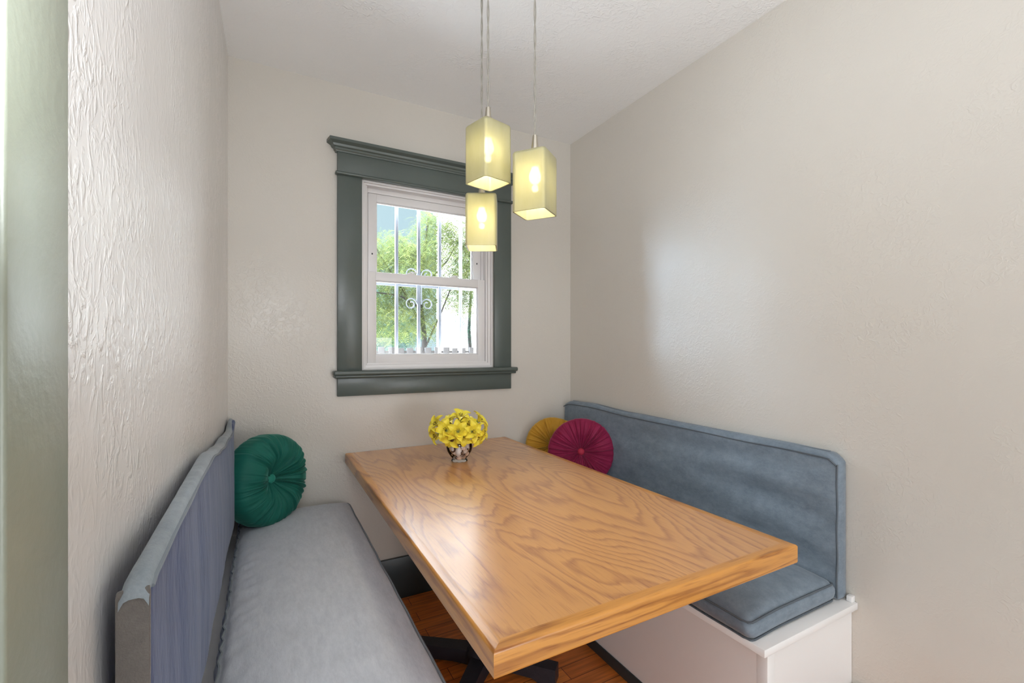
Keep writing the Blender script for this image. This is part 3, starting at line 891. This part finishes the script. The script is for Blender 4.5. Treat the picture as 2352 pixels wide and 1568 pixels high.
# left back cushion
def LF(y): return -.1145 - .0015 * (YB - y)      # nominal front face x
t = thing('back_cushion', 'blue denim backrest cushion standing against the left wall', 'cushion', (-.13, 1.46, .452))
Y0, Y1_ = .648, 2.262
cym = (Y0 + Y1_) / 2
toptab_l = [(.648, .978), (.67, .984), (.9, .988), (1.3, .986), (1.5, .962), (1.72, .945), (1.95, .932), (2.08, .930), (2.16, .946), (2.21, .952), (2.262, .945)]
def lbk(p, nrm, u):
    y = p.y + cym
    top = interp(toptab_l, y)
    z = (p.z + .255) / .51
    zz = .452 + (top - .452) * max(0, min(1, z))
    # across thickness: back at wall + gap, front at LF(y)
    back = XL(y) + .004 + .016 * sstep(1.6, .7, y)
    front = LF(y)
    s = u.x * .5 + .5
    th = front - back
    x = back + th * s
    rr = (p - Vector((0, 0, 0)))
    # rounding kept from p
    x += (p.x - u.x * .0185) * .9
    f = sstep(-.3, 1.0, u.x)
    edge = (1 - u.y ** 10)
    # belly towards the seat, rolling back to the wall at its lower edge
    hz_ = (zz - .452)
    x += f * edge * (.007 * math.sin(min(1, max(0, hz_ / .48)) * PI))
    x -= f * .030 * sstep(.60, .47, zz)
    x += f * .004 * sstep(1.75, 1.95, y) * sstep(2.25, 2.05, y)
    x -= f * .012 * sstep(2.02, 2.2, y) * sstep(.95, .85, zz)
    x += f * edge * .0035 * noise.noise(Vector((y * 7, zz * 1.6, 2.2)))
    x += f * edge * .0015 * noise.noise(Vector((y * 22, zz * 5, 5.2)))
    zz += .005 * noise.noise(Vector((y * 5, 0, 8.3))) * sstep(.7, 1, u.z)
    return Vector((x + .13, y - 1.46, zz - .452))
b = bmesh.new()
rounded_block(b, (.037, Y1_ - Y0, .51), .012, .0125, lbk)
link_mesh('cover', b, M['denim_blue'], t, angle=180)
# near end panel of grey corduroy
b = bmesh.new()
def endp(p, nrm, u):
    return Vector((p.x, p.y, p.z + .003 * noise.noise(Vector((p.z * 12, p.x * 40, 1)))))
rounded_block(b, (.031, .010, .524), .0035, .008, endp)
o = link_mesh('end_panel', b, M['cord'], t, loc=(-.1305 + .13 + .0, .6465 - 1.46, .265)); o['label'] = 'grey corduroy end panel'
b = bmesh.new()
rows = []
for i in range(100):
    y = 2.235 - i * (2.235 - .649) / 99
    xb_ = XL(y) + .004 + .016 * sstep(1.6, .7, y) + .001
    xf_ = LF(y) + .0015 - .010 * sstep(2.02, 2.2, y)
    tp = interp(toptab_l, y)
    row = []
    for j in range(7):
        t_ = j / 6
        px_ = xb_ + (xf_ - xb_) * t_
        pz_ = tp + .0060 - .011 * abs(t_ * 2 - 1) ** 4 + .0012 * noise.noise(Vector((y * 16, t_ * 2, 3.1))) + .005 * noise.noise(Vector((y * 5, 0, 8.3)))
        row.append(b.verts.new((px_ + .13, y - 1.46, pz_ - .452)))
    rows.append(row)
rows.append([b.verts.new(v.co + Vector((0, -.009, -.006))) for v in rows[-1]])
rows.append([b.verts.new(v.co + Vector((0, -.001, -.009))) for v in rows[-1]])
for A, B in zip(rows, rows[1:]):
    for j in range(6): b.faces.new((A[j], A[j + 1], B[j + 1], B[j]))
o = link_mesh('gusset', b, M['denim_band'], t, angle=180); o['label'] = 'pale grey top gusset'
for k_, rad in ((0, .0026), (1, .0020)):
    pts = []
    for i in range(90):
        y = 2.235 - i * (2.235 - .655) / 89
        back_ = XL(y) + .004 + .016 * sstep(1.6, .7, y)
        tp = interp(toptab_l, y) + .005 * noise.noise(Vector((y * 5, 0, 8.3)))
        if k_ == 0: px_, pz_ = LF(y) + .0020 - .010 * sstep(2.02, 2.2, y), tp - .006
        else: px_, pz_ = back_ + .0055 + .003, tp - .002
        pts.append((px_ + .13 + .0012 * noise.noise(Vector((y * 6, k_ * 50, 1))), y - 1.46, pz_ - .452))
    seam(t, pts, rad, M['seam'])

# seat cushions
def seat_cushion(label, x0, x1, y0, y1, z0, z1, mat, seed, drape, loc, seam_mat, gather_side=0):
    t = thing('seat_cushion', label, 'cushion', loc)
    cx_, cy_, hz_ = (x0 + x1) / 2, (y0 + y1) / 2, (z1 - z0)
    def fn(p, nrm, u):
        q = Vector((p.x + cx_, p.y + cy_, 0))
        top = sstep(-.6, 1, u.z)
        dome = (1 - abs(u.x) ** 3.2) * (1 - abs(u.y) ** 14)
        z = z0 + (p.z + hz_ / 2) + top * (.018 * dome - .014 * (1 - dome))
        z += top * dome * (.006 * noise.noise(Vector((q.x * 4, q.y * 2.2, seed))) + .0022 * noise.noise(Vector((q.x * 9, q.y * 22, seed + 3))))
        # side bulge
        sidex = abs(u.x) ** 4 * math.copysign(1, u.x)
        x = q.x + .006 * sidex * (1 - u.z ** 2) + .003 * sidex * noise.noise(Vector((0, q.y * 9, seed + 5)))
        y = q.y + .005 * (abs(u.y) ** 4) * math.copysign(1, u.y) * (1 - u.z ** 2)
        if gather_side:
            g = sstep(.72, .98, u.x * gather_side)
            gi = sstep(.55, .9, u.x * gather_side)
            wv = math.sin(q.y * 95 + 4 * noise.noise(Vector((q.y * 6, 0, seed))))
            z += top * gi * .0035 * wv * (1 - .3 * g)
            x += g * .003 * wv
        if drape:
            x, y, z = drape(x, y, z, u)
        return Vector((x - loc[0], y - loc[1], z - loc[2]))
    b = bmesh.new()
    rounded_block(b, (x1 - x0, y1 - y0, hz_), min(.024, hz_ * .42), .012, fn)
    link_mesh('cover', b, mat, t, angle=180)
    # piping following top and bottom edges
    hx_, hy_ = (x1 - x0) / 2, (y1 - y0) / 2
    for uz, zz in ((1, hz_ / 2 - .010), (-1, -hz_ / 2 + .006)):
        pts = []
        rr = .022
        path = []
        n_s = 60
        for (ax, ay, bx_, by_) in ((-1, -1, 1, -1), (1, -1, 1, 1), (1, 1, -1, 1), (-1, 1, -1, -1)):
            for i in range(n_s):
                tt = i / n_s
                path.append(((ax + (bx_ - ax) * tt), (ay + (by_ - ay) * tt)))
        for (ux, uy) in path:
            px_ = ux * (hx_ - .0045); py_ = uy * (hy_ - .0045)
            # round plan corners
            qx = max(-hx_ + rr, min(hx_ - rr, px_)); qy = max(-hy_ + rr, min(hy_ - rr, py_))
            d = Vector((px_ - qx, py_ - qy))
            if d.x != 0 and d.y != 0:
                d = d.normalized() * (rr - .0045); px_, py_ = qx + d.x, qy + d.y
            pts.append(fn(Vector((px_, py_, zz)), None, Vector((px_ / hx_, py_ / hy_, uz * .75))))
        seam(t, pts, .0028, seam_mat, closed=True)
    return t

def drape_r(x, y, z, u):
    # near front corner sags over the board and is pinched
    k = sstep(1.30, 1.12, x) * sstep(1.25, .80, y)
    f = sstep(.3, -1, u.x)
    return x + .010 * sstep(.0, 1, -u.x) * sstep(.0, -1, u.z), y, z - .006 * k
seat_cushion('slate grey denim seat cushion on the right bench', 1.142, 1.572, .772, 2.255, .452, .530, M['denim'], 2.2, drape_r, (1.36, 1.5, .452), M['seam_dark'])
seat_cushion('window-brightened grey-blue denim seat cushion on the left bench', -.098, .345, .72, 2.262, .452, .536, M['denim_lit_seat'], 6.4, None, (.12, 1.5, .452), M['seam'], gather_side=-1)

# ------------------------------------------------------------------ round tufted cushions
def round_cushion(label, loc, normal, mat, btn, rad, thick, seed, roll=0.0, squash=.97):
    q = Vector(normal).normalized().to_track_quat('Z', 'Y')
    t = thing('round_cushion', label, 'cushion', loc)
    t.rotation_mode = 'QUATERNION'
    from mathutils import Quaternion
    t.rotation_quaternion = q @ Quaternion((0, 0, 1), roll)
    rg = random.Random(seed)
    NA, NR = 560, 26
    def prof_(s):
        # s 0 (centre front) -> 1 (rim) -> 2 (centre back)
        a = s * PI / 2
        rho = math.sin(a) ** .82 if s <= 1 else math.sin(a) ** .82
        hgt = math.copysign(abs(math.cos(a)) ** .62, math.cos(a))
        dim = .16 + .84 * sstep(0.0, .62, rho)
        return rho, hgt * dim
    pleat = []
    for i in range(NA):
        a = 2 * PI * i / NA
        v = .8 * math.sin(a * 31 + 3.2 * noise.noise(Vector((math.cos(a) * 2.2, math.sin(a) * 2.2, seed))))
        v += .35 * math.sin(a * 83 + 6 * noise.noise(Vector((math.cos(a) * 4, math.sin(a) * 4, seed + 9))))
        v += .6 * math.sin(a * 52 + 4 * noise.noise(Vector((math.cos(a) * 3, math.sin(a) * 3, seed + 7))))
        v *= .7 + 1.3 * noise.noise(Vector((math.cos(a) * 5, math.sin(a) * 5, seed + 3)))
        pleat.append(v)
    b = bmesh.new()
    rings = []
    for j in range(2 * NR + 1):
        s = 2 * j / (2 * NR)
        s = max(.035, min(1.965, s))
        rho, hg = prof_(s)
        ring = []
        fall = (1 - rho ** 5) * sstep(0, .12, rho)
        for i in range(NA):
            a = 2 * PI * i / NA
            tw = .10 * (1 - rho) * noise.noise(Vector((math.cos(a) * 2, math.sin(a) * 2, seed + 11)))
            rr = rho * rad * (1 + .022 * noise.noise(Vector((math.cos(a) * 1.5, math.sin(a) * 1.5, seed + 1))) + .006 * pleat[i] * (rho ** 3))
            z = hg * thick / 2 + math.copysign(1, 1 - s) * pleat[i] * .0095 * fall * (.35 + .65 * rho)
            z += .010 * noise.noise(Vector((math.cos(a) * rho * 2, math.sin(a) * rho * 2, seed + 5))) * rho
            ring.append(b.verts.new((rr * math.cos(a + tw), rr * math.sin(a + tw) * squash, z)))
        rings.append(ring)
    for A, B in zip(rings, rings[1:]):
        for i in range(NA):
            b.faces.new((A[i], A[(i + 1) % NA], B[(i + 1) % NA], B[i]))
    b.faces.new(rings[0]); b.faces.new(rings[-1])
    link_mesh('cover', b, mat, t, angle=180)
    zc = prof_(.035)[1] * thick / 2
    b = bmesh.new()
    br_ = rad * .105
    add_lathe(b, [(0, br_ * .55), (br_ * .5, br_ * .48), (br_ * .85, br_ * .28), (br_, 0), (br_ * .8, -br_ * .3), (0, -br_ * .35)], 24, (0, 0, zc))
    link_mesh('button', b, btn, t)
    return t
round_cushion('round dark green velvet cushion with pleats, in the left corner', (.004, 2.105, .714), (.74, -.66, .10), M['v_green'], M['btn_green'], .185, .17, 1.3, .3)
round_cushion('round maroon velvet cushion with pleats, against the right backrest', (1.450, 1.925, .705), (-.55, -.83, .14), M['v_maroon'], M['btn_maroon'], .174, .115, 4.1, .9)
round_cushion('round mustard gold velvet cushion behind the maroon one', (1.420, 2.135, .700), (-.48, -.86, .16), M['v_gold'], M['btn_gold'], .160, .11, 7.7, .2)

# ------------------------------------------------------------------ pendant lamps
def pendant(label, loc, top, rotz, hgt=.165, side=.098, tilt=(0, 0)):
    x, y = loc
    t = thing('pendant_lamp', label, 'pendant light', (x, y, top - hgt), 'frosted square pendant lights over the table')
    b = bmesh.new()
    r_ = .010; h = side / 2; th = .004
    def ring(hh, rr, z):
        out = []
        for (sx_, sy_, a0) in ((1, 1, 0), (-1, 1, PI / 2), (-1, -1, PI), (1, -1, 1.5 * PI)):
            for k in range(5):
                a = a0 + k * PI / 8
                out.append(b.verts.new((sx_ * (hh - rr) + rr * math.cos(a), sy_ * (hh - rr) + rr * math.sin(a), z)))
        return out
    rings = [ring(h, r_, 0), ring(h, r_, hgt * .33), ring(h, r_, hgt * .66), ring(h, r_, hgt - .006), ring(h - .002, r_, hgt - .0015), ring(h - .006, r_, hgt), ring(.016, .0155, hgt)]
    inner = [ring(.016, .0155, hgt - th), ring(h - th - .002, r_ * .7, hgt - th), ring(h - th, r_ * .7, hgt - th - .004), ring(h - th, r_ * .7, hgt * .5), ring(h - th, r_ * .7, 0)]
    seq = rings + inner
    n_ = len(seq[0])
    for A, B in zip(seq, seq[1:]):
        for k in range(n_): b.faces.new((A[k], A[(k + 1) % n_], B[(k + 1) % n_], B[k]))
    for k in range(n_): b.faces.new((seq[-1][k], seq[-1][(k + 1) % n_], seq[0][(k + 1) % n_], seq[0][k]))
    bmesh.ops.rotate(b, cent=(0, 0, 0), matrix=Matrix.Rotation(rotz, 3, 'Z'), verts=b.verts[:])
    bmesh.ops.rotate(b, cent=(0, 0, hgt), matrix=Euler((tilt[0], tilt[1], 0)).to_matrix(), verts=b.verts[:])
    link_mesh('shade', b, M['frost'], t)
    b = bmesh.new()
    add_lathe(b, [(0, .052), (.0065, .050), (.0085, .03), (.0125, .0), (.014, -.006), (.020, -.007), (.020, -.028), (.016, -.04), (0, -.04)], 20, (0, 0, hgt + .004))
    link_mesh('socket', b, M['nickel'], t)
    b = bmesh.new()
    add_lathe(b, [(0, -.034), (.010, -.032), (.0165, -.022), (.017, -.010), (.013, .0), (.009, .012), (0, .012)], 16, (0, 0, hgt - .047))
    bu = link_mesh('bulb', b, M['bulb'], t)
    # two twisted cables
    Lc = H - (top + .05)
    cd = None
    for ph in (0, PI):
        pts = []
        n_p = 90
        for i in range(n_p):
            s = i / (n_p - 1)
            a = ph + s * Lc * 42
            pts.append((.0021 * math.cos(a), .0021 * math.sin(a), hgt + .05 + s * (Lc - .02)))
        b = bmesh.new(); add_tube(b, pts, .0017, 6)
        link_mesh('cable', b, M['cable'], t)
    b = bmesh.new()
    add_lathe(b, [(0, -.025), (.02, -.024), (.045, -.012), (.05, 0), (0, 0)], 28, (0, 0, H - (top - hgt)))
    link_mesh('canopy', b, M['nickel'], t)
    lp = lamp('pendant_bulb_light', 'POINT', (x, y, top - .093), (0, 0, 0), 1.5, (1.0, .88, .60), radius=.010)
    return t
pendant('highest frosted square glass pendant lamp, corner towards the camera', (.562, 1.185), 1.885, R(14))
pendant('right frosted square glass pendant lamp hanging alone on its cord', (.659, 1.085), 1.785, R(36))
pendant('lowest frosted square glass pendant lamp, in front of the window', (.612, 1.338), 1.734, R(-28.4))

# ------------------------------------------------------------------ vase with flowers
VX, VY = .748, 1.872
vz = thing('vase', 'small round clear glass vase filled with pebbles on the table', 'vase', (VX, VY, TZ))
b = bmesh.new()
out = [(0, 0), (.032, 0), (.036, .003), (.034, .008), (.030, .012), (.040, .024), (.053, .045), (.057, .062), (.054, .082), (.046, .096), (.043, .104)]
inn = [(.040, .104), (.043, .096), (.051, .082), (.054, .062), (.050, .046), (.037, .026), (.024, .016), (0, .014)]
add_lathe(b, out + inn, 40)
link_mesh('glass_bowl', b, M['vase'], vz)
# pebbles
rg = random.Random(12)
fwd = Vector((-.37, -.93, 0)).normalized()   # towards the camera
side = Vector((.93, -.37, 0))
peb = [(-.004, .030, .048, .017, .024, 0, 'white teardrop pebble in the middle of the glass vase'),
       (.018, .026, .065, .016, .014, 0, 'cream pebble near the top of the vase, right of its centre'),
       (.029, .022, .042, .016, .015, .2, 'tan round pebble at the right side of the vase'),
       (.000, .022, .023, .020, .012, 0, 'flat pinkish pebble low in the centre of the vase'),
       (.034, .010, .070, .012, .022, 0, 'upright pale pebble against the right glass of the vase'),
       (-.028, .024, .072, .013, .022, .2, 'pale tall pebble at the upper left of the vase'),
       (-.026, .020, .040, .014, .012, 0, 'pink pebble against the left glass of the vase'),
       (.018, .018, .024, .013, .010, 0, 'small tan pebble at the bottom right of the vase')]
for (s, f, z, rx, rz, tl, lab) in peb:
    p = side * s + fwd * f
    b = bmesh.new()
    bmesh.ops.create_icosphere(b, subdivisions=3, radius=1)
    sd = rg.random() * 9
    for v in b.verts:
        k = 1 + .12 * noise.noise(v.co * 1.5 + Vector((sd, 0, 0)))
        v.co = Vector((v.co.x * rx * k * .85, v.co.y * rx * k * .85, v.co.z * rz * k * (1 - .12 * v.co.z)))
    o = link_mesh('pebble', b, M['stone_pale'] if ('white' in lab or 'pale' in lab) else M['stone'], loc=(VX + p.x, VY + p.y, TZ + z), angle=180)
    o.rotation_euler = (tl, 0, rg.uniform(0, 3))
    tag(o, lab, 'pebble', 'pebbles in the glass vase')
for (s, f, z) in ((-.018, -.018, .045), (.016, -.022, .040), (0, -.026, .066), (-.002, 0, .085), (.022, -.008, .055)):
    p = side * s + fwd * f
    b = bmesh.new(); bmesh.ops.create_icosphere(b, subdivisions=2, radius=.015)
    for v in b.verts: v.co *= 1 + .1 * noise.noise(v.co * 90)
    o = link_mesh('pebble', b, M['stone'], loc=(VX + p.x, VY + p.y, TZ + z), angle=180)
    tag(o, 'cream pebble at the back of the glass vase behind the others', 'pebble', 'pebbles in the glass vase')
# brown curls of bark between the pebbles
b = bmesh.new()
for (s, f, z, a0, L, rr) in ((-.022, .033, .050, .8, .030, .0036), (-.030, .028, .060, 2.2, .014, .0026), (.004, .038, .074, .5, .022, .0045), (.012, .040, .036, -.5, .026, .0024), (-.004, .036, .031, -.2, .030, .0028), (.038, .026, .052, -.6, .016, .003), (-.012, .026, .016, -.5, .024, .003), (.014, .034, .054, 1.3, .024, .0022), (-.016, .030, .078, 1.0, .02, .004)):
    pts = []
    for i in range(9):
        tt = i / 8 - .5
        cu = a0 + tt * 1.6
        p = side * (s + L * tt * math.cos(cu)) + fwd * (f - .1 * L * tt * tt)
        pts.append((p.x, p.y, z + L * tt * math.sin(cu)))
    add_tube(b, pts, rr, 5)
bk = link_mesh('bark_curls', b, M['bark'], loc=(VX, VY, TZ))
tag(bk, 'dark brown curls of bark between the pebbles in the vase', 'potpourri', kind='stuff')

# flowers
def petal_mesh():
    b = bmesh.new()
    NL, NW = 8, 4
    L, W = .040, .0135
    g = []
    for i in range(NL + 1):
        s = i / NL
        wdt = W * (math.sin(PI * min(1, s * .86 + .10)) ** .7)
        row = []
        for j in range(NW + 1):
            t_ = j / NW * 2 - 1
            x = s * L
            z = .016 * math.sin(s * 1.9) - .016 * s ** 2.6 + .0035 * t_ * t_ - .002 * (1 - abs(t_))
            row.append(b.verts.new((x, t_ * wdt, z)))
        g.append(row)
    for i in range(NL):
        for j in range(NW): b.faces.new((g[i][j], g[i + 1][j], g[i + 1][j + 1], g[i][j + 1]))
    me = bpy.data.meshes.new('petal')
    b.to_mesh(me); b.free()
    me.polygons.foreach_set('use_smooth', [True] * len(me.polygons))
    me.materials.append(M['petal'])
    return me
PET = petal_mesh()
b = bmesh.new()
for k in range(6):
    a = k * PI / 3 + .3
    tip = (.006 * math.cos(a), .006 * math.sin(a), .018)
    add_tube(b, [(0, 0, .0), (.003 * math.cos(a), .003 * math.sin(a), .010), tip], .0004, 4)
    add_box(b, tip[0] - .0009, tip[0] + .0009, tip[1] - .0016, tip[1] + .0016, tip[2] - .0008, tip[2] + .001)
ST = bpy.data.meshes.new('stamens'); b.to_mesh(ST); b.free(); ST.materials.append(M['stamen'])
b = bmesh.new(); add_lathe(b, [(0, -.016), (.0025, -.014), (.004, -.006), (.0065, .002), (0, .003)], 8)
CX = bpy.data.meshes.new('calyx'); b.to_mesh(CX); b.free(); CX.materials.append(M['leaf'])
def flower(s, f, z, nrm, scale, lab, spin):
    p = side * s + fwd * f
    base = Vector((VX + p.x, VY + p.y, TZ + .139 + (z - .130) * .64))
    t = thing('yellow_flower', lab, 'flower', base, 'yellow flowers in the glass vase')
    scale = scale * 1.12
    n_ = (side * nrm[0] + fwd * nrm[1] + Vector((0, 0, nrm[2]))).normalized()
    rotm = n_.to_track_quat('Z', 'Y').to_matrix().to_4x4() @ Matrix.Rotation(spin, 4, 'Z') @ Matrix.Scale(scale, 4)
    for k in range(6):
        o = bpy.data.objects.new('petal', PET); COL.objects.link(o); o.parent = t
        lift = R(-38 + (6 if k % 2 else -4) + 10 * math.sin(k * 2.3 + spin))
        o.matrix_local = rotm @ Matrix.Rotation(k * PI / 3 + .12 * math.sin(k * 5 + spin), 4, 'Z') @ Matrix.Translation((.002, 0, 0)) @ Matrix.Rotation(lift * .6, 4, 'Y')
    o = bpy.data.objects.new('stamens', ST); COL.objects.link(o); o.parent = t; o.matrix_local = rotm
    o = bpy.data.objects.new('calyx', CX); COL.objects.link(o); o.parent = t; o.matrix_local = rotm
    # stem into the vase
    b = bmesh.new()
    c0 = -n_ * (.013 * scale)
    end = Vector((VX, VY, TZ + .075)) + side * (s * .22) + fwd * (f * .22) - base
    mid = (c0 + end) / 2 + Vector((0, 0, .006)) - n_ * .01
    add_tube(b, [c0, c0 * .5 + mid * .5 - n_ * .006, mid, end], .0016, 5)
    link_mesh('stem', b, M['leaf'], t)
F = [(-.092, .020, .166, (-.8, .5, .55), 1.05, 'leftmost upper yellow bloom of the vase bouquet', .2),
     (-.092, .030, .105, (-.9, .5, -.15), 1.0, 'yellow bloom at the far left, low beside the vase rim', .9),
     (-.055, .045, .135, (-.3, .9, .4), 1.1, 'yellow bloom left of the dark stamen cluster, facing the camera', 1.3),
     (-.040, .000, .176, (-.3, .3, 1), .95, 'yellow bloom at the upper left behind a green sepal', .5),
     (.004, .010, .208, (.1, .4, 1), 1.1, 'topmost yellow bloom with two upright petals', .1),
     (-.006, .055, .130, (0, 1, .35), 1.15, 'yellow bloom in the middle of the bouquet facing the camera', .7),
     (.040, .020, .160, (.3, .5, .9), 1.05, 'yellow bloom at the upper right beside the topmost one', 1.0),
     (.080, .015, .186, (.8, .2, .7), 1.05, 'upper right yellow bloom with one petal standing up', .35),
     (.052, .048, .125, (.5, .9, .2), 1.1, 'large yellow bloom right of the middle facing the camera', 1.6),
     (.092, .020, .115, (.95, .3, .0), 1.0, 'rightmost yellow bloom with a pale petal tip', .8),
     (.068, .040, .095, (.6, .8, -.5), 1.05, 'yellow bloom hanging low at the right of the vase rim', .15),
     (-.030, .055, .098, (-.3, .9, -.45), 1.15, 'yellow bloom drooping over the left front of the vase rim', 1.1),
     (.015, .058, .098, (.15, 1, -.35), .95, 'lowest yellow bloom drooping over the middle of the vase rim', .45),
     (.020, -.035, .140, (.1, -.8, .7), 1.05, 'yellow bloom at the back of the bouquet, nearest the wall', .9),
     (-.045, -.030, .125, (-.5, -.7, .5), 1.05, 'yellow bloom at the back left of the bouquet', .2)]
for a in F: flower(*a)
b = bmesh.new()
for i in range(30):
    a = rg.uniform(0, 2 * PI); rr = rg.uniform(0, .008)
    add_tube(b, [(0, 0, -.012), (rr * math.cos(a), rr * math.sin(a), .002), (rr * 1.6 * math.cos(a), rr * 1.6 * math.sin(a), rg.uniform(.006, .014))], .0009, 4)
bmesh.ops.create_icosphere(b, subdivisions=2, radius=.0095, matrix=Matrix.Translation((0, 0, -.010)))
p = side * -.030 + fwd * .062
sc_ = link_mesh('seed_head', b, M['stamen'], loc=(VX + p.x, VY + p.y, TZ + .116), smooth=False)
tag(sc_, 'dark brown seed head among the yellow blooms, left of centre', 'seed head')

# deeper grouping: fittings belong to the part they sit on
def nest(child_name, parent_name, label=None):
    base = lambda o: o.name.split('.')[0]
    for th_ in [o for o in bpy.data.objects if o.parent is None]:
        kids = list(th_.children)
        hosts = [k for k in kids if base(k) == parent_name]
        if not hosts: continue
        for k in kids:
            if base(k) == child_name and k is not hosts[0]:
                k.parent = hosts[0]
nest('bulb', 'socket')
nest('button', 'cover')
nest('piping', 'cover')
nest('corner_post', 'box'); nest('end_panel', 'box'); nest('kick_strip', 'box')
nest('crown_moulding', 'head_board'); nest('bead', 'head_board'); nest('sill_moulding', 'sill')
nest('mounting_plate', 'column')
